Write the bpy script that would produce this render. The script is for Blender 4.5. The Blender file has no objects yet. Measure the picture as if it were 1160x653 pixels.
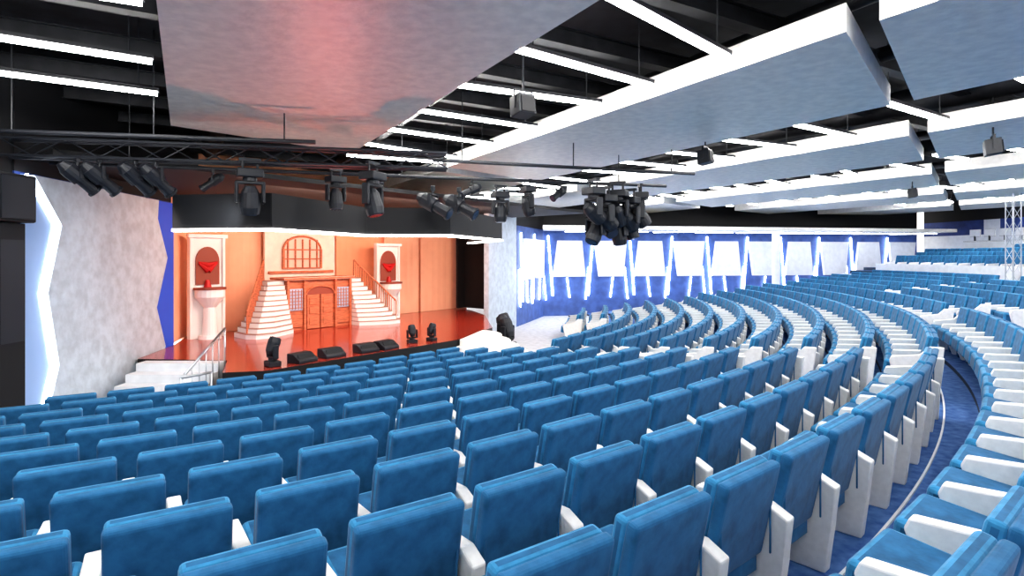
import bpy, bmesh, math, random
from mathutils import Vector, Matrix
random.seed(4)
scene = bpy.context.scene
scene.view_settings.view_transform = 'Standard'
try: scene.view_settings.look = 'Medium High Contrast'
except Exception: pass
scene.view_settings.exposure = .42

# ---------------------------------------------------------------- constants
EYE = 3.15
C = Vector((-16.2, 25.4))            # centre of all seat rows
O = Vector((-4.9, 11.3))             # stage front left corner
SD = Vector((.633, .774))            # along stage front
TD = Vector((-.774, .633))           # stage depth direction
SROT = math.atan2(SD.y, SD.x)
H = 2.3
PZ = EYE + H                         # underside of ceiling planks
CU = Vector((-.5, .866)); CV = Vector((.866, .5))

# ---------------------------------------------------------------- materials
def mat(name, col, rough=.6, metal=0., emit=None, estr=0., noise=0., nscale=20., bump=0., spec=None, col2=None, sheen=0., stretch=None):
    m = bpy.data.materials.new(name); m.use_nodes = True
    nt = m.node_tree; b = nt.nodes['Principled BSDF']
    b.inputs['Base Color'].default_value = (*col, 1)
    b.inputs['Roughness'].default_value = rough
    b.inputs['Metallic'].default_value = metal
    if spec is not None: b.inputs['Specular IOR Level'].default_value = spec
    if sheen:
        b.inputs['Sheen Weight'].default_value = sheen
        b.inputs['Sheen Roughness'].default_value = .4
    if emit:
        b.inputs['Emission Color'].default_value = (*emit, 1)
        b.inputs['Emission Strength'].default_value = estr
    if noise or bump or col2:
        tc = nt.nodes.new('ShaderNodeTexCoord')
        n = nt.nodes.new('ShaderNodeTexNoise')
        n.inputs['Scale'].default_value = nscale
        n.inputs['Detail'].default_value = 5
        src = tc.outputs['Object']
        if stretch:
            mp = nt.nodes.new('ShaderNodeMapping'); mp.inputs['Scale'].default_value = stretch
            nt.links.new(src, mp.inputs['Vector']); src = mp.outputs['Vector']
        nt.links.new(src, n.inputs['Vector'])
        if noise or col2:
            r = nt.nodes.new('ShaderNodeValToRGB')
            c2 = col2 if col2 else tuple(min(1, c*(1+noise)) for c in col)
            c1 = col if col2 else tuple(c*(1-noise) for c in col)
            r.color_ramp.elements[0].position = .35; r.color_ramp.elements[1].position = .65
            r.color_ramp.elements[0].color = (*c1, 1); r.color_ramp.elements[1].color = (*c2, 1)
            nt.links.new(n.outputs['Fac'], r.inputs['Fac'])
            nt.links.new(r.outputs['Color'], b.inputs['Base Color'])
        if bump:
            bp = nt.nodes.new('ShaderNodeBump'); bp.inputs['Strength'].default_value = bump
            bp.inputs['Distance'].default_value = .02
            nt.links.new(n.outputs['Fac'], bp.inputs['Height'])
            nt.links.new(bp.outputs['Normal'], b.inputs['Normal'])
    return m

M_blue = mat('seat_blue_velvet', (.026, .135, .28), .9, noise=.24, nscale=7, bump=.3, sheen=.15, spec=.2)
M_blue2 = mat('seat_blue_cushion', (.045, .235, .44), .9, noise=.2, nscale=9, bump=.3, sheen=.2, spec=.2)
M_white = mat('arm_white_leather', (.88, .86, .83), .5, noise=.05, nscale=14)
M_dark = mat('black_frame', (.012, .014, .02), .5)
M_black = mat('matte_black', (.008, .008, .01), .75)
M_ceil = mat('ceiling_black', (.005, .005, .007), .8, col2=(.018, .018, .024), nscale=2.5)
M_duct = mat('duct_dark_metal', (.015, .016, .02), .5, .5, noise=.4, nscale=4)
M_plank = mat('silver_leaf_plank', (.80, .76, .665), .45, .1, noise=.08, nscale=6, bump=.5, stretch=(1, 1, 1))
M_plside = mat('plank_side', (.84, .82, .78), .5, noise=.06, nscale=7)
M_silver = mat('silver_leaf_wall', (.54, .61, .68), .55, .1, noise=.12, nscale=5, bump=.6)
M_led = mat('led_white', (1, 1, 1), .5, emit=(1, .98, .95), estr=50)
M_ledsoft = mat('led_cool', (1, 1, 1), .5, emit=(.90, .95, 1), estr=10)
M_ledw = mat('led_warm', (1, 1, 1), .5, emit=(1, .95, .9), estr=8)
M_carpet = mat('carpet_blue', (.03, .10, .30), .95, col2=(.09, .20, .45), nscale=9, bump=.3)
M_floor = mat('floor_grey', (.6, .6, .63), .7, noise=.12, nscale=5)
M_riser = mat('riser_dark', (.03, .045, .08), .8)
M_navy = mat('wall_navy', (.02, .05, .22), .6, noise=.2, nscale=3)
M_farblue = mat('wall_blue', (.06, .12, .36), .6, noise=.2, nscale=3)
M_wwall = mat('wall_white', (.80, .81, .83), .6, noise=.05, nscale=4)
M_stage = mat('stage_floor_red', (.42, .05, .03), .14, noise=.12, nscale=3)
M_orange = mat('drape_orange', (.95, .42, .24), .8, noise=.05, nscale=2)
M_peach = mat('drape_peach', (1.0, .52, .33), .8, noise=.04, nscale=2)
M_cream = mat('set_cream', (.90, .74, .63), .7, noise=.05, nscale=6)
M_setw = mat('set_white', (.90, .87, .84), .6)
M_wood = mat('set_orange_wood', (.55, .17, .08), .6, noise=.25, nscale=5, stretch=(1, 1, 6))
M_wood2 = mat('set_dark_wood', (.30, .07, .04), .6)
M_sign = mat('set_window_blue', (.42, .52, .68), .6)
M_lat = mat('set_lattice', (.5, .2, .14), .6)
M_red = mat('deep_red', (.55, .01, .01), .5)
M_metal = mat('brushed_metal', (.6, .62, .65), .3, .9)
M_glass = mat('lens_glass', (.05, .06, .09), .08, .2)
M_screen = mat('monitor_screen', (.05, .1, .2), .3, emit=(.2, .45, .9), estr=1.2)

# ---------------------------------------------------------------- helpers
def new_obj(name, bm, mats, loc=(0, 0, 0), rotz=0., smooth=False):
    me = bpy.data.meshes.new(name)
    bmesh.ops.recalc_face_normals(bm, faces=bm.faces)
    bm.to_mesh(me); bm.free()
    for m in mats: me.materials.append(m)
    if smooth:
        for p in me.polygons: p.use_smooth = True
    ob = bpy.data.objects.new(name, me)
    ob.location = loc; ob.rotation_euler = (0, 0, rotz)
    scene.collection.objects.link(ob)
    return ob

def box(bm, c, s, mi=0, bev=0., seg=2, rot=None, rc=None):
    g = bmesh.ops.create_cube(bm, size=1.0)
    vs = g['verts']
    bmesh.ops.scale(bm, vec=Vector(s), verts=vs)
    fs = set(f for v in vs for f in v.link_faces)
    if bev:
        es = list(set(e for v in vs for e in v.link_edges))
        r = bmesh.ops.bevel(bm, geom=es, offset=bev, segments=seg, affect='EDGES', profile=.5)
        fs = set(r['faces']) | set(f for f in fs if f.is_valid)
        vs = list(set(v for f in fs for v in f.verts))
    for f in fs: f.material_index = mi
    M = Matrix.Translation(Vector(c))
    if rot is not None: M = M @ rot
    bmesh.ops.transform(bm, matrix=M, verts=vs)
    return vs

def cyl(bm, p1, p2, r1, r2=None, mi=0, n=10, cap=True):
    p1 = Vector(p1); p2 = Vector(p2); d = p2-p1
    r2 = r1 if r2 is None else r2
    g = bmesh.ops.create_cone(bm, cap_ends=cap, segments=n, radius1=r1, radius2=r2, depth=d.length)
    M = Matrix.Translation((p1+p2)/2) @ d.to_track_quat('Z', 'Y').to_matrix().to_4x4()
    bmesh.ops.transform(bm, matrix=M, verts=g['verts'])
    for f in set(f for v in g['verts'] for f in v.link_faces): f.material_index = mi
    return g['verts']

def prism(bm, pts, z0, z1, mi=0, mside=None):
    b = [bm.verts.new((p[0], p[1], z0)) for p in pts]
    t = [bm.verts.new((p[0], p[1], z1)) for p in pts]
    n = len(pts)
    f = bm.faces.new(t); f.material_index = mi
    f = bm.faces.new(b[::-1]); f.material_index = mi
    for i in range(n):
        f = bm.faces.new((b[i], b[(i+1) % n], t[(i+1) % n], t[i])); f.material_index = mi if mside is None else mside

def profile_x(bm, pts, x0, x1, mi=0, bev=0):
    a = [bm.verts.new((x0, p[0], p[1])) for p in pts]
    b = [bm.verts.new((x1, p[0], p[1])) for p in pts]
    n = len(pts); fs = []
    fs.append(bm.faces.new(a)); fs.append(bm.faces.new(b[::-1]))
    for i in range(n): fs.append(bm.faces.new((a[i], b[i], b[(i+1) % n], a[(i+1) % n])))
    for f in fs: f.material_index = mi
    if bev:
        es = list(set(e for f in fs for e in f.edges))
        r = bmesh.ops.bevel(bm, geom=es, offset=bev, segments=2, affect='EDGES', profile=.5)
        for f in r['faces']: f.material_index = mi

def profile_y(bm, pts, y0, y1, mi=0):
    a = [bm.verts.new((p[0], y0, p[1])) for p in pts]
    b = [bm.verts.new((p[0], y1, p[1])) for p in pts]
    n = len(pts); fs = [bm.faces.new(a), bm.faces.new(b[::-1])]
    for i in range(n): fs.append(bm.faces.new((a[i], b[i], b[(i+1) % n], a[(i+1) % n])))
    for f in fs: f.material_index = mi

def RX(a): return Matrix.Rotation(math.radians(a), 4, 'X')
def RY(a): return Matrix.Rotation(math.radians(a), 4, 'Y')
def RZ(a): return Matrix.Rotation(math.radians(a), 4, 'Z')

# ---------------------------------------------------------------- theatre seat
def seat_mesh(kind):
    bm = bmesh.new()
    R = RX(12)
    box(bm, (0, .025, .71), (.62, .09, .63), 1, .03, 3, R)
    box(bm, (0, -.05, .70), (.63, .075, .635), 0, .025, 3, R)
    # piping line around the rear shell and a hem across its lower edge
    for sx in (-.285, .285): box(bm, (sx, -.088, .70), (.012, .012, .56), 0, .004, 1, None)
    box(bm, (0, .35, .445), (.61, .50, .25), 1, .045, 3, RX(7))
    box(bm, (0, .28, .30), (.52, .40, .05), 2, .01, 1, RX(7))
    box(bm, (0, .05, .33), (.58, .10, .12), 2, .01, 1)
    box(bm, (0, .18, .145), (.16, .22, .29), 2, .01, 1)
    arm = [(-.10, 0), (.30, 0), (.50, .60), (.47, .67), (-.04, .70), (-.175, .64), (-.14, .35)]
    endp = [(-.14, 0), (.38, 0), (.51, .60), (.48, .67), (.10, .71), (-.02, .86), (-.21, .86), (-.16, .4)]
    if kind == 'first': profile_x(bm, endp, -.44, -.32, 3, .014)
    else: profile_x(bm, arm, -.43, -.33, 3, .014)
    if kind == 'last': profile_x(bm, endp, .32, .44, 3, .014)
    me = bpy.data.meshes.new('theatre_seat_'+kind)
    bmesh.ops.recalc_face_normals(bm, faces=bm.faces)
    bm.to_mesh(me); bm.free()
    for m in (M_blue, M_blue2, M_dark, M_white): me.materials.append(m)
    return me
SM = {k: seat_mesh(k) for k in ('mid', 'first', 'last')}
PITCH = .76

def place_row(r, z, az0, az1, gaps=(), avoid=None):
    edges = [az0]
    for g, w in gaps:
        d = math.degrees(w/2/r)
        if az0 < g-d and g+d < az1: edges += [g-d, g+d]
    edges.append(az1)
    for i in range(0, len(edges), 2):
        a0, a1 = edges[i], edges[i+1]
        L = math.radians(a1-a0)*r
        n = int(L/PITCH)
        if n < 1: continue
        step = math.degrees(PITCH/r)
        off = a1-n*step if i == 0 else a0
        for j in range(n):
            a = math.radians(off+(j+.5)*step)
            x = C.x+r*math.cos(a); y = C.y+r*math.sin(a)
            if avoid and avoid(x, y): continue
            kind = 'first' if j == 0 else ('last' if j == n-1 else 'mid')
            ob = bpy.data.objects.new('theatre_seat', SM[kind])
            ob.location = (x, y, z); ob.rotation_euler = (0, 0, a+math.pi/2+random.uniform(-.008, .008))
            scene.collection.objects.link(ob)

def left_limit(r, xl=-7.3):
    return -math.degrees(math.acos(min(1, (xl-C.x)/r)))

rings = []
NF = 11
for i in range(NF):
    r = 19.2+.89*i; z = .085*i
    az1 = -6+10*i/(NF-1)
    av = lambda x, y: y < -1.5
    if i < 2:
        place_row(r, z, left_limit(r), -39, avoid=av)
        place_row(r, z, -17, az1, avoid=av)
    else:
        place_row(r, z, left_limit(r), az1, gaps=[(-37, 1.15)], avoid=av)
    rings.append((r-.62, r+.27, z))
rings[-1] = (28.1-.62, 28.30, .85)
rings.append((28.30, 28.70, .87))
rings.append((28.70, 29.7, .95))
place_row(29.3, .95, left_limit(29.3), 4, gaps=[(-23.5, 1.2)], avoid=lambda x, y: y < -1.5)
for i in range(5):
    r = 30.25+.9*i; z = 1.05+.1*i
    place_row(r, z, -22.2, 5, gaps=[(-10, 1.1)])
    rings.append((29.7 if i == 0 else r-.6, r+.3, z))
rings.append((34.15, 35.15, 1.5))
for i in range(5):
    r = 35.9+.9*i; z = 2.15+.17*i
    place_row(r, z, -24, 6, gaps=[(-10, 1.1)], avoid=(lambda x, y: x > 21.5 and 25.0 < y < 30) if i > 2 else None)
    rings.append((r-.75 if i == 0 else r-.6, r+.3, z))
rings.append((39.8, 43, 2.95))

# ---------------------------------------------------------------- floor
bm = bmesh.new()
box(bm, (8, 14, -.06), (36, 44, .12), 2)
prev = 0.0
for ri, (r0, r1, z) in enumerate(rings):
    z = max(z, .004)
    N = 90
    a0i, a0o = left_limit(r0, -8.05), left_limit(r1, -8.05)
    A1 = 11
    vi, vo, vb = [], [], []
    for k in range(N+1):
        ai = math.radians(a0i+(A1-a0i)*k/N); ao = math.radians(a0o+(A1-a0o)*k/N)
        vi.append(bm.verts.new((C.x+r0*math.cos(ai), C.y+r0*math.sin(ai), z)))
        vo.append(bm.verts.new((C.x+r1*math.cos(ao), C.y+r1*math.sin(ao), z)))
        vb.append(bm.verts.new((C.x+r0*math.cos(ai), C.y+r0*math.sin(ai), min(prev, z-.002))))
    for k in range(N):
        mi = 2 if ri < 2 and k > N*.45 else 0
        f = bm.faces.new((vi[k], vo[k], vo[k+1], vi[k+1])); f.material_index = mi
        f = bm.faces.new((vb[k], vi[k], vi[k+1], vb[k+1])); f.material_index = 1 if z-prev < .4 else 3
    prev = z
new_obj('floor', bm, [M_carpet, M_riser, M_floor, M_wwall])

def arc_strip(name, r, w, z0, z1, a0, a1, m, N=120):
    bm = bmesh.new(); q = []
    for k in range(N+1):
        a = math.radians(a0+(a1-a0)*k/N); c, s = math.cos(a), math.sin(a)
        q.append([bm.verts.new((C.x+rr*c, C.y+rr*s, zz)) for rr, zz in ((r, z0), (r+w, z0), (r+w, z1), (r, z1))])
    for k in range(N):
        for j in range(4):
            bm.faces.new((q[k][j], q[k][(j+1) % 4], q[k+1][(j+1) % 4], q[k+1][j]))
    bm.faces.new(q[0]); bm.faces.new(q[-1][::-1])
    return new_obj(name, bm, [m])
arc_strip('trim_1', 28.29, .022, .84, .89, -72, 4, mat('nosing_white', (.8, .8, .8), .4))
arc_strip('parapet_wall', 35.1, .12, 1.5, 2.75, -24, 6, M_wwall)

# ---------------------------------------------------------------- ceiling
bm = bmesh.new()
box(bm, (8, 13, EYE+3.6), (36, 46, .1), 0)
new_obj('ceiling', bm, [M_ceil])

def uv(u, v): return CU*u + CV*v
def uwall(v): return (27.6-.38*v)/.866
def uend(v): return min(H*(5.3+.31*(v/H-.66)), uwall(v))
def usplit(v, n): return H*(1.33+.37*(v/H-2.45)) + n*H*4.1
for k in range(-1, 8):
    v0 = H*(-.1+2.65*k); v1 = H*(1.4+2.65*k)
    segs = []
    cuts = []
    for n in range(-3, 4):
        a, b = usplit(v0, n), usplit(v1, n)
        if k == 0 and n <= 0 and n > -1: continue
        cuts.append((a, b))
    cuts.sort()
    cur = (-9.0, -9.0)
    for a, b in cuts:
        if a <= cur[0]+1 or b <= cur[1]+1: continue
        if a > uend(v0)-1.5 or b > uend(v1)-1.5: break
        segs.append((cur, (a-.16, b-.16))); cur = (a+.16, b+.16)
    segs.append((cur, (uend(v0), uend(v1))))
    if k >= 1 and uwall(v1) > uend(v1)+2:
        g0, g1 = uend(v0)+.7, uend(v1)+.7
        m0, m1 = min(uwall(v0), g0+5), min(uwall(v1), g1+5)
        segs.append(((g0, g1), (m0, m1)))
        if uwall(v1) > m1+1.5: segs.append(((m0+.4, m1+.4), (uwall(v0), uwall(v1))))
    for s0, s1 in segs:
        if s1[0]-s0[0] < .5: continue
        bm = bmesh.new()
        pts = [uv(s0[0], v0), uv(s0[1], v1), uv(s1[1], v1), uv(s1[0], v0)]
        cen = sum(pts, Vector((0, 0)))/4
        if cen.y < -6 or cen.x > 26: bm.free(); continue
        prism(bm, [p-cen for p in pts], 0, .30, 0, 1)
        new_obj('ceiling_panel', bm, [M_plank, M_plside], (cen.x, cen.y, PZ))

def led(p, q, z, w=.075, m=M_led, name='led_strip_light', th=.045, top=EYE+3.55):
    p = Vector(p); q = Vector(q); d = q-p
    bm = bmesh.new()
    box(bm, (0, 0, 0), (d.length, w, th), 0)
    box(bm, (0, 0, th/2+.03), (d.length+.04, w+.05, .05), 1)
    for sx in (-.4, .4): cyl(bm, (d.length*sx, 0, th/2+.04), (d.length*sx, 0, top-z), .01, mi=1, n=5)
    c = (p+q)/2
    return new_obj(name, bm, [m, M_dark], (c.x, c.y, z), math.atan2(d.y, d.x))
for k in range(-2, 8):
    va = H*(1.46+2.65*k); vb = H*(2.49+2.65*k)
    dens = .70 if k < 2 else .52
    for j in range(-4, int(11/dens)):
        u = H*(1.78+dens*j+.3*k); du = H*random.choice((-.08, .05, .12, .25))
        if u > (uend(va)-.4 if k < 0 else uwall(va)-1): continue
        p = uv(u, va); q = uv(u+du, vb)
        if k == 0 and u > uend(va)+1: continue
        if k >= 2:
            f = random.choice((0, .25, .4))
            if random.random() < .5: p = p.lerp(q, f)
            else: q = q.lerp(p, f)
        if p.x < -8.6 or q.x < -8 or min(p.y, q.y) < -4 or p.x > 25 or max(p.y, q.y) > 28:
            if q.x < -7.5 or min(p.y, q.y) < -4 or p.x > 25 or max(p.y, q.y) > 28: continue
        if p.x < -7.9: p = q + (p-q)*((q.x+7.9)/(q.x-p.x))
        led(p, q, PZ+.12)

for i in range(11):
    v = -6+3.1*i+random.uniform(-.6, .6)
    bm = bmesh.new(); r = random.choice((.12, .18, .26))
    p, q = uv(-6, v), uv(min(18, (28-.5*v)/.866), v+random.uniform(-1, 1))
    cyl(bm, (p.x, p.y, 0), (q.x, q.y, 0), r, n=12)
    new_obj('ceiling_duct', bm, [M_duct], (0, 0, EYE+3.2-random.uniform(0, .25)), smooth=True)
for i in range(14):
    u = -2+1.7*i
    bm = bmesh.new()
    p, q = uv(u, -7), uv(u, 34 if u < 8 else 28)
    if q.y > 28: q = p+(q-p)*((28-p.y)/(q.y-p.y))
    d = q-p
    box(bm, (0, 0, 0), (d.length, .1, .22), 0)
    box(bm, (0, 0, -.11), (d.length, .2, .02), 0); box(bm, (0, 0, .11), (d.length, .2, .02), 0)
    c = (p+q)/2
    new_obj('ceiling_beam', bm, [M_duct], (c.x, c.y, EYE+3.05), math.atan2(d.y, d.x))

# ---------------------------------------------------------------- walls
def wall(name, p, q, z0, z1, th, m):
    p = Vector(p); q = Vector(q); d = q-p
    bm = bmesh.new(); box(bm, (d.length/2, 0, (z0+z1)/2), (d.length, th, z1-z0), 0)
    return new_obj(name, bm, [m], (p.x, p.y, 0), math.atan2(d.y, d.x))
WT = EYE+3.55
wall('wall_left', (-8.25, -5), (-8.25, 9.35), 0, WT, .12, M_black)
W0 = Vector((-8.2, 10.2)); W1 = Vector((-8.8, 14.6)); WD = (W1-W0).normalized()
a_left = math.atan2(WD.y, WD.x)
wall('wall_left_navy', W0-WD*.95+Vector((-.14, 0)), W1+WD*.15+Vector((-.14, 0)), 0, 4.55, .1, M_navy)
wall('wall_left_upper', W0-WD*.95+Vector((-.14, 0)), W1+WD*3+Vector((-.14, 0)), 4.55, WT, .1, M_black)
zl = [(-.75, 4.5), (-.05, 3.7), (-.42, 2.5), (-.12, 1.2), (-.55, 0.02)]
zr = [(3.35, .02), (3.9, .9), (3.45, 1.9), (4.0, 3.1), (3.5, 4.05), (3.55, 4.5)]
bm = bmesh.new()
profile_y(bm, zl+zr, -.02, -.10, 0)
new_obj('wall_panel_silver', bm, [M_silver], (W0.x, W0.y, 0), a_left)
def zig_led(name, pts, y, w, m, base, rot):
    bm = bmesh.new()
    for (x0, z0), (x1, z1) in zip(pts[:-1], pts[1:]):
        d = Vector((x1-x0, 0, z1-z0))
        box(bm, ((x0+x1)/2, y, (z0+z1)/2), (d.length, .04, w), 0, rot=Matrix.Rotation(-math.atan2(d.z, d.x), 4, 'Y'))
    return new_obj(name, bm, [m], (base.x, base.y, 0), rot)
zig_led('zigzag_led_trim', [(x-.1, z) for x, z in zl], -.03, .06, M_ledsoft, W0, a_left)
bm = bmesh.new()
profile_y(bm, [(-.93, .02), (-.93, 4.5)]+[(x-.14, z) for x, z in zl], -.0, -.03, 0)
new_obj('wall_panel_pale', bm, [mat('pale_blue_wall', (.35, .52, .85), .6)], (W0.x, W0.y, 0), a_left)
bm = bmesh.new()
profile_y(bm, [(x+.02, z) for x, z in zr[::-1]]+[(4.45, .02), (4.45, 4.5)], .0, -.05, 0)
new_obj('wall_panel_blue', bm, [mat('royal_blue_wall_glow', (.02, .08, .5), .5, emit=(.01, .05, .4), estr=.25)], (W0.x, W0.y, 0), a_left)  # blue LED edge glow put into the panel as faint emission
bm = bmesh.new()
box(bm, (0, 0, 4.05), (.5, .7, .75), 0, .03)
box(bm, (.26, 0, 4.05), (.02, .6, .65), 1)
box(bm, (0, 0, 1.83), (.3, .5, 3.66), 0, .01)
box(bm, (.16, 0, 2.6), (.02, .42, 1.6), 1)
new_obj('loudspeaker_column', bm, [M_black, M_dark], (-7.9, 8.75, 0))

R0 = Vector((-1.0, 22.0)); R1 = Vector((0.1, 25.0)); R2 = Vector((1.6, 29.6)); R3 = Vector((24, 33.6))
wall('wall_stage_right', R0, R1, 0, WT, .2, M_silver)
wall('wall_stage_side', R1, R2, 0, 4.5, .2, M_farblue)
wall('wall_stage_side_upper', R1, R2, 4.5, WT, .2, M_black)
wall('wall_far', R2, R3, 0, 4.5, .2, M_farblue)
wall('wall_far_upper', R2, R3, 4.5, WT, .2, M_black)
wall('wall_stage_back', (-9.45, 16.2), (-2.1, 25.5), 0, WT, .15, M_orange)
def panel_wall(P, Q, n, z0, z1, first=.3):
    d = Q-P; L = d.length; rot = math.atan2(d.y, d.x); w = (L-first)/n
    for i in range(n):
        x0 = first+i*w; bm = bmesh.new()
        s = .12 if i % 2 else -.12
        pts = [(x0+.34+s, z0), (x0+w-.34-s*.6, z0), (x0+w-.34+s, z1), (x0+.34-s, z1)]
        profile_y(bm, pts, -.10, -.24, 0)
        new_obj('wall_panel_white', bm, [M_wwall], (P.x, P.y, 0), rot)
        sg = 1 if i % 2 else -1
        zig_led('slanted_led_light', [(x0+.06-sg*.16, z0-1.0), (x0+.06+sg*.10, z1+.25)], -.16, .08, M_ledsoft, P, rot)
        zig_led('slanted_led_light', [(x0-.20-sg*.05, z0-1.2), (x0-.20+sg*.12, z0+.5)], -.16, .06, M_ledsoft, P, rot)
        zig_led('slanted_led_light', [(x0+w*.5, z0-1.1), (x0+w*.5+.14*sg, z0-.04)], -.16, .06, M_ledsoft, P, rot)
panel_wall(R2, R3, 10, 2.05, 3.95)
panel_wall(R1+(R2-R1)*.06, R2-(R2-R1)*.04, 2, 2.05, 3.95)
d = (R3-R2).normalized(); nrm = Vector((d.y, -d.x))
bm = bmesh.new()
prism(bm, [R2+nrm*.15, R3+nrm*.15, R3+nrm*2.6, R2+nrm*2.6-d*.6], 4.45, 4.62, 0)
new_obj('ceiling_bulkhead', bm, [M_plside])
for i in range(9):
    p = R2+d*(1.0+2.4*i)+nrm*.8; q = p+d*1.9+nrm*(.5 if i % 2 else 1.2)
    led(p, q, 4.39, .07, M_ledsoft, th=.04, top=4.45)
def rear_wall():
    bm = bmesh.new(); N = 40; q = []
    for k in range(N+1):
        a = math.radians(-38+50*k/N); c, s = math.cos(a), math.sin(a)
        q.append([bm.verts.new((C.x+r*c, C.y+r*s, z)) for r, z in ((42, 0), (42, 4.3), (42, 5.1), (42, WT))])
    for k in range(N):
        for j in range(3):
            f = bm.faces.new((q[k][j], q[k][j+1], q[k+1][j+1], q[k+1][j]))
            f.material_index = (0, 1, 2)[j] if k % 5 or j == 2 else 0
    new_obj('wall_rear', bm, [M_wwall, M_navy, M_black])
rear_wall()

# ---------------------------------------------------------------- stage
def L2W(s, t):
    p = O+SD*s+TD*t; return (p.x, p.y)
bm = bmesh.new()
sp = [(-5.7, 11.12), (-4.9, 11.3), (-1.5, 15.46), (-.63, 18.1), (-1.05, 21.9), (-2.2, 25.2), (-9.3, 16.2), (-8.72, 14.6), (-8.35, 12.6), (-6.25, 12.4)]
prism(bm, sp, .0, .85, 0, 1)
stage = new_obj('stage_platform', bm, [M_stage, M_black])
bm = bmesh.new()
for i in range(5):
    y = 12.38-.16-.33*(4-i)
    box(bm, (-7.15, y, .085+.17*i), (1.75, .33, .17), 0)
    if i: box(bm, (-7.15, y, .085*i), (1.75, .33, .17*i), 0)
new_obj('stage_stairs', bm, [M_wwall])
def railing(name, pts, m, post_h=.9, bal=0, r=.02, loc=(0, 0, 0), rot=0, into=None):
    bm = into or bmesh.new()
    tops = [Vector(p)+Vector((0, 0, post_h)) for p in pts]
    mi = 2 if into else 0
    for p, t in zip(pts, tops): cyl(bm, p, t, r, n=8, mi=mi)
    for a, b in zip(tops[:-1], tops[1:]): cyl(bm, a, b, r*1.3, n=8, mi=mi)
    for a, b in zip(pts[:-1], pts[1:]):
        a = Vector(a); b = Vector(b)
        for k in range(1, bal+1):
            p = a.lerp(b, k/(bal+1)); cyl(bm, p, p+Vector((0, 0, post_h)), r*.6, n=6, mi=mi)
        m2 = Vector((0, 0, post_h*.5))
        if not bal: cyl(bm, a+m2, b+m2, r*.7, n=6, mi=mi)
    if into: return
    return new_obj(name, bm, [m], loc, rot, True)
railing('stair_handrail', [(-6.2, 10.7, 0), (-6.2, 12.2, .68)], M_metal, bal=5)
railing('stair_handrail', [(-6.1, 10.4, 0), (-5.8, 10.9, .0)], M_metal)
bm = bmesh.new()
for i in range(5):
    rr = 2.5-.36*i; cx, cy = -1.05, 16.4
    pts = [(cx+rr*math.cos(a)*.72, cy+rr*math.sin(a)) for a in [math.radians(-120+200*k/22) for k in range(23)]]
    prism(bm, pts, .17*i, .17*(i+1)+(.005 if i == 4 else 0), 0)
new_obj('curved_stage_steps', bm, [M_setw])

SL = (O.x, O.y, 0)
bm = bmesh.new()
box(bm, (5, 3.9, 4.85), (16.5, 6.4, .1), 0)
new_obj('stage_ceiling', bm, [M_black], SL, SROT)
zz = [(-1.55, .35), (-.6, -1.3), (2.3, -.1), (3.6, -1.5), (7.2, 0), (9.5, 3.5)]
bm = bmesh.new()
for (a, b), (c, d_) in zip(zz[:-1], zz[1:]):
    dd = Vector((c-a, d_-b)); ang = math.degrees(math.atan2(dd.y, dd.x))
    box(bm, ((a+c)/2, (b+d_)/2, 3.95), (dd.length+.05, .08, .62), 0, rot=RZ(ang))
    box(bm, ((a+c)/2, (b+d_)/2, 3.615), (dd.length+.05, .12, .05), 1, rot=RZ(ang))
new_obj('stage_valance', bm, [M_black, M_ledw], SL, SROT)
wall('wall_stage_left_orange', (-8.95, 14.75), (-9.5, 16.5), .85, 4.7, .12, M_peach)
bm = bmesh.new()
box(bm, (12.15, 5.4, 2.8), (.1, 2.0, 3.8), 0); box(bm, (11.95, 6.3, 2.8), (.5, .1, 3.8), 0)
new_obj('masking_drape_black', bm, [M_black], SL, SROT)
for s0, s1, m in ((8.0, 9.75, M_peach), (9.85, 11.6, M_peach), (5.9, 7.8, M_orange), (2.0, 3.2, M_peach)):
    bm = bmesh.new(); n = int((s1-s0)/.1)
    vs = []
    for k in range(n+1):
        x = s0+(s1-s0)*k/n; y = 6.55+.006*math.sin(k*1.9)
        vs.append((bm.verts.new((x, y, .86)), bm.verts.new((x, y, 4.6))))
    for k in range(n): bm.faces.new((vs[k][0], vs[k+1][0], vs[k+1][1], vs[k][1]))
    new_obj('backdrop_flat', bm, [m], SL, SROT)

SF = .85
bm = bmesh.new()
box(bm, (4.4, 5.55, SF+.78), (2.26, .7, 1.56), 0)
box(bm, (4.4, 5.5, SF+1.59), (2.5, .9, .08), 3, .01, 1)
for dx in (-.24, .24):
    box(bm, (4.4+dx, 5.17, SF+.55), (.44, .06, 1.08), 1, .01, 1)
    for dz in (.25, .58, .88): box(bm, (4.4+dx, 5.13, SF+dz), (.30, .03, .22), 2, .008, 1)
ar = [(4.4+.5*math.cos(a), SF+1.09+.26*math.sin(a)) for a in [math.radians(15*k) for k in range(0, 13)]]
profile_y(bm, ar, 5.19, 5.14, 1)
for (x0, z0), (x1, z1) in zip(ar[:-1], ar[1:]): cyl(bm, (x0, 5.12, z0), (x1, 5.12, z1), .03, mi=2, n=6)
for dx in (-.85, .85):
    box(bm, (4.4+dx, 5.17, SF+.95), (.5, .05, .66), 5)
    for k in range(5): box(bm, (4.4+dx-.2+.1*k, 5.13, SF+.95), (.02, .02, .6), 4)
    for k in range(6): box(bm, (4.4+dx, 5.13, SF+.70+.1*k), (.46, .02, .02), 4)
    box(bm, (4.4+dx, 5.17, SF+.3), (.5, .05, .4), 1, .01, 1)
for dx in (-1.1, -.55, .55, 1.1): box(bm, (4.4+dx, 5.14, SF+.78), (.07, .1, 1.56), 2)
new_obj('set_doorway_facade', bm, [M_wood, M_wood2, M_wood, M_cream, M_lat, M_sign], SL, SROT)
M_nose = mat('stair_nosing', (.42, .26, .2), .6)
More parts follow.
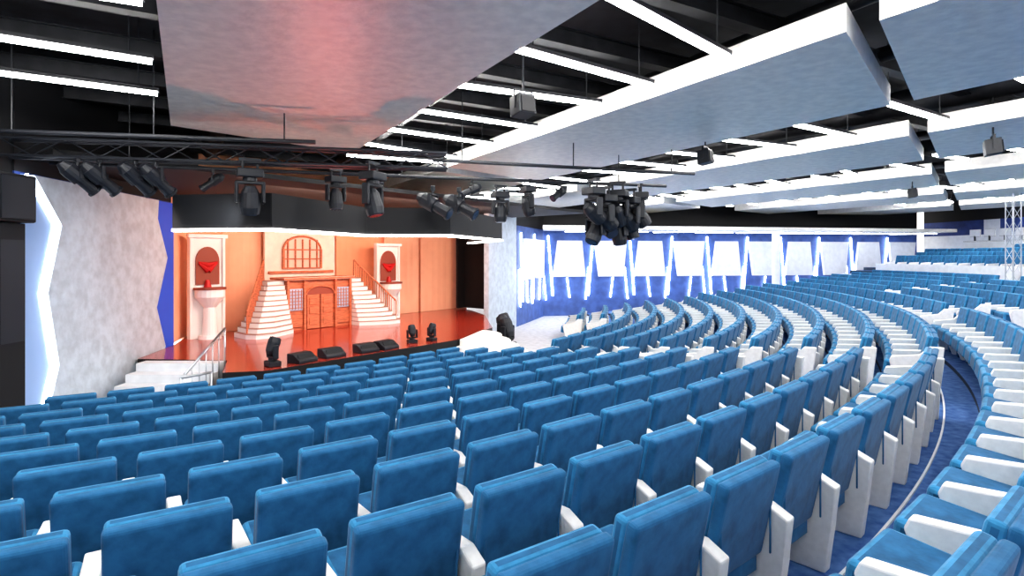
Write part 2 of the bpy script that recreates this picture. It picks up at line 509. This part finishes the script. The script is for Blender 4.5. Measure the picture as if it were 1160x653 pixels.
def set_stairs(sgn):
    bm = bmesh.new(); n = 11
    # curved flight: each tread is a fan-shaped wedge sweeping up towards the landing
    for i in range(n):
        out = 1.5-.10*i; t0 = 4.15+.105*i; ins = .10*max(0, 3-i)*0
        x0 = 4.4+sgn*1.16; x1 = x0+sgn*out
        z0, z1 = SF+1.56*i/n, SF+1.56*(i+1)/n
        ta = 5.15 if i < 0 else t0+.55*(1-i/n)
        pts = [(x0, ta), (x0+(x1-x0)*.55, t0+.10), (x0+(x1-x0)*.9, t0+.12), (x1, t0+.4), (x1-(x1-x0)*.02, 5.3), (x0, 5.62)]
        if sgn < 0: pts = pts[::-1]
        prism(bm, pts, z0, z1-.02, 0)
        pts2 = [(a, b-.025) for a, b in pts]
        prism(bm, pts2, z1-.02, z1, 1)
    pts = []
    for i in range(0, n, 2):
        out = 1.5-.10*i
        pts.append((4.4+sgn*(1.16+out-.06), 4.15+.105*i+.45, SF+1.56*(i+1)/n))
    railing('', pts, M_wood, .6, 3, .022, into=bm)
    new_obj('set_staircase', bm, [M_setw, M_nose, M_wood], SL, SROT)
set_stairs(-1); set_stairs(1)
bm = bmesh.new()
box(bm, (4.4, 6.3, 2.9), (2.5, .1, 3.3), 0)
box(bm, (4.4, 6.22, 2.62), (2.3, .1, .08), 1)
arch = [(3.75, 2.75), (5.05, 2.75), (5.05, 3.35)]+[(4.4+.65*math.cos(a), 3.35+.42*math.sin(a)) for a in [math.radians(10*k) for k in range(1, 18)]]+[(3.75, 3.35)]
profile_y(bm, arch, 6.24, 6.2, 2)
for k in range(-2, 3): box(bm, (4.4+.26*k, 6.17, 3.22), (.04, .04, .94), 1)
for z in (2.75, 3.05, 3.35): box(bm, (4.4, 6.17, z), (1.34, .04, .04), 1)
for k in range(18):
    a0 = math.radians(10*k); a1 = math.radians(10*(k+1))
    cyl(bm, (4.4+.67*math.cos(a0), 6.18, 3.35+.44*math.sin(a0)), (4.4+.67*math.cos(a1), 6.18, 3.35+.44*math.sin(a1)), .035, mi=1, n=6)
for dx in (-.67, .67): box(bm, (4.4+dx, 6.18, 3.05), (.07, .06, .64), 1)
new_obj('set_window_facade', bm, [M_cream, M_wood, mat('window_peach', (.95, .6, .48), .6)], SL, SROT)  # arched window pane is a plain peach colour
def side_panel(sc, w, top, base):
    bm = bmesh.new(); h = top-base
    box(bm, (sc, 5.75, base+h/2), (w, .12, h), 0)
    for dx in (-w/2+.04, w/2-.04): box(bm, (sc+dx, 5.67, base+h/2), (.08, .1, h), 0, .01, 1)
    aw = w*.33; az = top-.26*h
    arch = [(sc-aw, az-.65), (sc+aw, az-.65), (sc+aw, az)]+[(sc+aw*math.cos(a), az+aw*1.3*math.sin(a)) for a in [math.radians(15*k) for k in range(1, 12)]]+[(sc-aw, az)]
    profile_y(bm, arch, 5.68, 5.64, 1)
    for sx in (-1, 1):
        cyl(bm, (sc, 5.62, az-.12), (sc+sx*aw*.8, 5.62, az-.02), .09, .02, 2, 8)
        cyl(bm, (sc, 5.62, az-.25), (sc+sx*aw*.8, 5.62, az-.05), .10, .02, 2, 8)
    cyl(bm, (sc, 5.5, base), (sc, 5.5, base+.1), .30, .28, 0, 18)
    cyl(bm, (sc, 5.5, base+.1), (sc, 5.5, base+h*.30), .20, .16, 0, 18)
    cyl(bm, (sc, 5.5, base+h*.30), (sc, 5.5, base+h*.40), .16, .38, 0, 20)
    cyl(bm, (sc, 5.5, base+h*.40), (sc, 5.5, base+h*.47), .38, .38, 0, 20)
    cyl(bm, (sc, 5.5, base+h*.47), (sc, 5.5, base+h*.49), .41, .41, 1, 20)
    cyl(bm, (sc-.02, 5.6, base+h*.49), (sc-.02, 5.6, base+h*.56), .10, .05, 2, 12)
    box(bm, (sc, 5.66, top-.05), (w+.1, .16, .1), 0, .01, 1)
    new_obj('set_side_panel', bm, [M_setw, M_wood2, M_red], SL, SROT)
side_panel(1.2, .95, 3.75, SF); side_panel(7.5, 1.05, 3.6, SF)

# ---------------------------------------------------------------- lighting fixtures
def moving_head(loc, rz=0, tilt=30, up=False, sc=1.0, name='moving_head_light'):
    bm = bmesh.new(); s = -1 if not up else 1
    box(bm, (0, 0, -s*.0), (.36, .28, .13), 0, .02, 2)
    cyl(bm, (0, 0, s*.06), (0, 0, s*.12), .1, n=14)
    box(bm, (0, 0, s*.14), (.40, .12, .05), 0, .01, 1)
    for sx in (-1, 1): box(bm, (sx*.18, 0, s*.28), (.05, .13, .32), 0, .015, 1)
    R = RX(tilt if not up else 180-tilt); hc = Vector((0, 0, s*.38))
    def T(p): return hc+(R @ Vector(p))
    cyl(bm, T((0, 0, .20)), T((0, 0, .10)), .07, .125, 0, 16)
    cyl(bm, T((0, 0, .10)), T((0, 0, -.12)), .125, .145, 0, 16)
    cyl(bm, T((0, 0, -.12)), T((0, 0, -.22)), .145, .125, 0, 16)
    cyl(bm, T((0, 0, -.221)), T((0, 0, -.235)), .10, .10, 1, 16)
    if not up:
        for sx in (-.1, .1): cyl(bm, (sx, 0, .05), (sx, 0, .2), .02, n=6)
        box(bm, (0, 0, .2), (.3, .06, .05), 0)
    ob = new_obj(name, bm, [M_dark, M_glass], loc, rz); ob.scale = (sc,)*3
def spot_fixture(loc, rz=0, tilt=50, sc=1.0):
    bm = bmesh.new(); R = RX(tilt); hc = Vector((0, 0, -.28))
    def T(p): return hc+(R @ Vector(p))
    cyl(bm, (0, 0, 0), (0, 0, -.1), .02, n=8); box(bm, (0, 0, .02), (.07, .07, .1), 0, .01, 1)
    box(bm, (0, 0, -.1), (.34, .05, .02), 0)
    for sx in (-1, 1): box(bm, (sx*.165, 0, -.2), (.02, .05, .22), 0)
    cyl(bm, T((0, 0, .34)), T((0, 0, .22)), .07, .13, 0, 14)
    cyl(bm, T((0, 0, .22)), T((0, 0, -.06)), .14, .14, 0, 14)
    cyl(bm, T((0, 0, -.06)), T((0, 0, -.34)), .10, .11, 0, 14)
    cyl(bm, T((0, 0, -.34)), T((0, 0, -.38)), .13, .13, 0, 14)
    cyl(bm, T((0, 0, -.381)), T((0, 0, -.39)), .10, .10, 1, 14)
    ob = new_obj('stage_spotlight', bm, [M_dark, M_glass], loc, rz); ob.scale = (sc,)*3
def truss(name, p, q, w=.28, m=M_dark, n=None, r=.026):
    p = Vector(p); q = Vector(q); d = q-p; L = d.length
    n = n or int(L/.45)
    bm = bmesh.new()
    cs = [(-w/2, -w/2), (w/2, -w/2), (w/2, w/2), (-w/2, w/2)]
    for a, b in cs: cyl(bm, (a, b, 0), (a, b, L), r, n=7)
    for k in range(n):
        z0, z1 = L*k/n, L*(k+1)/n
        for j in range(4):
            a, b = cs[j], cs[(j+1) % 4]
            if k % 2: a, b = b, a
            cyl(bm, (*a, z0), (*b, z1), r*.5, n=5)
    ob = new_obj(name, bm, [m], p); ob.rotation_mode = 'QUATERNION'; ob.rotation_quaternion = d.to_track_quat('Z', 'Y')
    return ob
def pipe(p, q, r=.035):
    bm = bmesh.new(); cyl(bm, p, q, r, n=10)
    for f in (.1, .5, .9):
        a = Vector(p).lerp(Vector(q), f); cyl(bm, a, (a.x, a.y, EYE+3.5), .012, n=5)
    new_obj('lighting_pipe', bm, [M_dark])
truss('lighting_truss', (-8.1, 9.0, 4.88), (-1.2, 10.4, 4.88))
pipe((-8.1, 9.9, 4.78), (3.6, 13.2, 4.78)); pipe((-7.9, 8.3, 5.0), (-3.2, 9.2, 5.0))
pipe((-1.5, 10.6, 4.95), (4.0, 12.4, 4.95))
pz = 4.68
for x, y, rz in ((-7.0, 9.1, 2.6), (-6.72, 9.2, 2.6), (-6.2, 9.3, 2.7), (-5.92, 9.4, 2.7)): spot_fixture((x, y, pz), rz+math.pi, 50, .9)
for x, y, rz, t in ((-4.45, 9.6, .5, 10), (-2.45, 9.95, 1.2, -15)):
    moving_head((x, y, 4.55), rz, t, sc=1.15)
for x, y in ((-1.75, 12.5), (-1.2, 12.8)): spot_fixture((x, y, 4.62), -1.9, 62, 1.2)
for x, y, z in ((-.25, 12.1, 4.45), (.35, 12.35, 4.6), (-3.4, 10.9, 4.62)): moving_head((x, y, z), random.uniform(0, 3), random.uniform(-40, 40), sc=.95)
for i in range(9):
    moving_head((1.6+.28*(i % 5)+.1*(i//5), 11.1+.22*(i % 5)+.4*(i//5), 4.42-.25*(i//5)-.12*(i % 2)), random.uniform(0, 3), random.uniform(-60, 60), sc=1.1)
for i in (2, 5, 7, 9):
    p = Vector((-7.5+.95*i, 10.05+.27*i)); spot_fixture((p.x, p.y, 4.72), 2.0+random.uniform(-.4, .4), random.uniform(35, 65), .65)
def wedge(s, t, w=.5, h=.2, rz=0):
    bm = bmesh.new()
    profile_x(bm, [(-.2, 0), (.2, 0), (.2, h), (.02, h), (-.2, h*.35)], -w/2, w/2, 0, .012)
    box(bm, (0, -.105, h*.72), (w*.8, .01, h*.55), 1, rot=RX(-38))
    x, y = L2W(s, t); new_obj('stage_monitor_speaker', bm, [M_dark, M_black], (x, y, .85), SROT+rz)
for s, t in ((.95, .3), (1.7, .35), (2.6, .3), (3.2, .3)): wedge(s, t, rz=random.uniform(-.2, .2))
for s, t, sc in ((.3, .35, .9), (4.2, .5, .7), (4.8, .4, .7)):
    x, y = L2W(s, t); moving_head((x, y, .85+.065*sc), random.uniform(-1, 1), 20, True, sc)
for x, y in ((-.15, 19.3), (-.3, 20.1), (-.25, 20.9)): moving_head((x, y, .1), 1, 20, True, 1.5, 'floor_moving_light')
def hung_speaker(x, y, z, rz, sc=.62):
    bm = bmesh.new()
    profile_x(bm, [(-.2, -.2), (.18, -.26), (.22, .18), (-.16, .24)], -.22, .22, 0, .02)
    box(bm, (0, -.205, .0), (.36, .02, .34), 1, rot=RX(-6))
    for sx in (-.24, .24): box(bm, (sx, 0, .12), (.02, .06, .4), 0)
    box(bm, (0, 0, .32), (.5, .06, .02), 0); cyl(bm, (0, 0, .32), (0, 0, (EYE+3.5-z)/sc), .025, n=8)
    ob = new_obj('hanging_loudspeaker', bm, [M_dark, M_black], (x, y, z), rz); ob.scale = (sc,)*3
for px, py, z, rz in ((.15, 7.7, 5.2, .6), (3.9, 11.4, 5.15, .9), (8.6, 10.1, 5.1, 1), (12.4, 17.5, 5.1, 1)):
    hung_speaker(px, py, z, rz)

# ---------------------------------------------------------------- rear right
truss('truss_tower', (18.1, 20.4, 1.5), (18.1, 20.4, 5.4), .3, M_metal, r=.02)
bm = bmesh.new(); cyl(bm, (0, 0, 0), (0, 0, 4.45), .2, n=24); cyl(bm, (0, 0, 0), (0, 0, .15), .28, n=24)
new_obj('round_column', bm, [M_wwall], (14.2, 30.4, 0), smooth=False)
bm = bmesh.new()
box(bm, (0, 0, .45), (3.2, .8, .9), 0, .02, 1); box(bm, (0, -.1, .93), (3.4, 1.0, .06), 1, .01, 1)
for k in range(4):
    box(bm, (-1.2+.8*k, .2, 1.35), (.6, .05, .38), 1, .01, 1); box(bm, (-1.2+.8*k, .17, 1.35), (.54, .02, .32), 2)
    box(bm, (-1.2+.8*k, .22, 1.08), (.06, .06, .25), 1)
new_obj('control_desk', bm, [M_wwall, M_dark, M_screen], (23.9, 27.6, 2.95), math.radians(95))

# ---------------------------------------------------------------- lights
def area(name, loc, target, size, size_y, e, col):
    l = bpy.data.lights.new(name, 'AREA'); l.shape = 'RECTANGLE'; l.size = size; l.size_y = size_y
    l.energy = e; l.color = col
    o = bpy.data.objects.new(name, l); o.location = loc
    o.rotation_euler = (Vector(target)-Vector(loc)).to_track_quat('-Z', 'Y').to_euler()
    scene.collection.objects.link(o)
def spot(name, loc, target, e, col, ang=70, blend=.6, rad=.12):
    l = bpy.data.lights.new(name, 'SPOT'); l.energy = e; l.color = col; l.spot_size = math.radians(ang)
    l.spot_blend = blend; l.shadow_soft_size = rad
    o = bpy.data.objects.new(name, l); o.location = loc
    o.rotation_euler = (Vector(target)-Vector(loc)).to_track_quat('-Z', 'Y').to_euler()
    scene.collection.objects.link(o)
for s in (2.2, 5.2, 8.6):
    x, y = L2W(s, 1.6); x2, y2 = L2W(s, 6.5)
    area('stage_wash_light', (x, y, 4.5), (x2, y2, 2.0), 2.2, .4, 88, (1, .62, .47))
spot('stage_front_light', (-2.5, 9.9, 4.2), (*L2W(4.4, 5.2), 1.6), 170, (1, .92, .86), 50)
spot('stage_front_light', (-6.3, 9.3, 4.0), (*L2W(2.4, 5.0), 1.6), 80, (1, .88, .8), 50)
spot('wall_fill_light', (-4.6, 9.6, 4.1), (-8.5, 12.4, 1.9), 200, (.88, .95, 1), 75, 1)  # added fill spot that whitens the left silver wall
spot('red_uplight', (*L2W(1.5, .2), 1.25), (-2.2, 6.5, PZ), 300, (1, .18, .12), 80, 1)

w = bpy.data.worlds.new('World'); scene.world = w; w.use_nodes = True
w.node_tree.nodes['Background'].inputs[0].default_value = (1, .985, .96, 1)
w.node_tree.nodes['Background'].inputs[1].default_value = 1.45  # added ambient fill, entering where the walls behind the camera are left out

# ---------------------------------------------------------------- camera
cam = bpy.data.cameras.new('camera'); co = bpy.data.objects.new('camera', cam)
cam.sensor_width = 36; cam.lens = 640/1160*36; cam.shift_y = -36.5/1160
cam.clip_start = .05; cam.clip_end = 200
co.location = (0, 0, EYE); co.rotation_euler = (math.radians(90), 0, 0)
scene.collection.objects.link(co); scene.camera = co
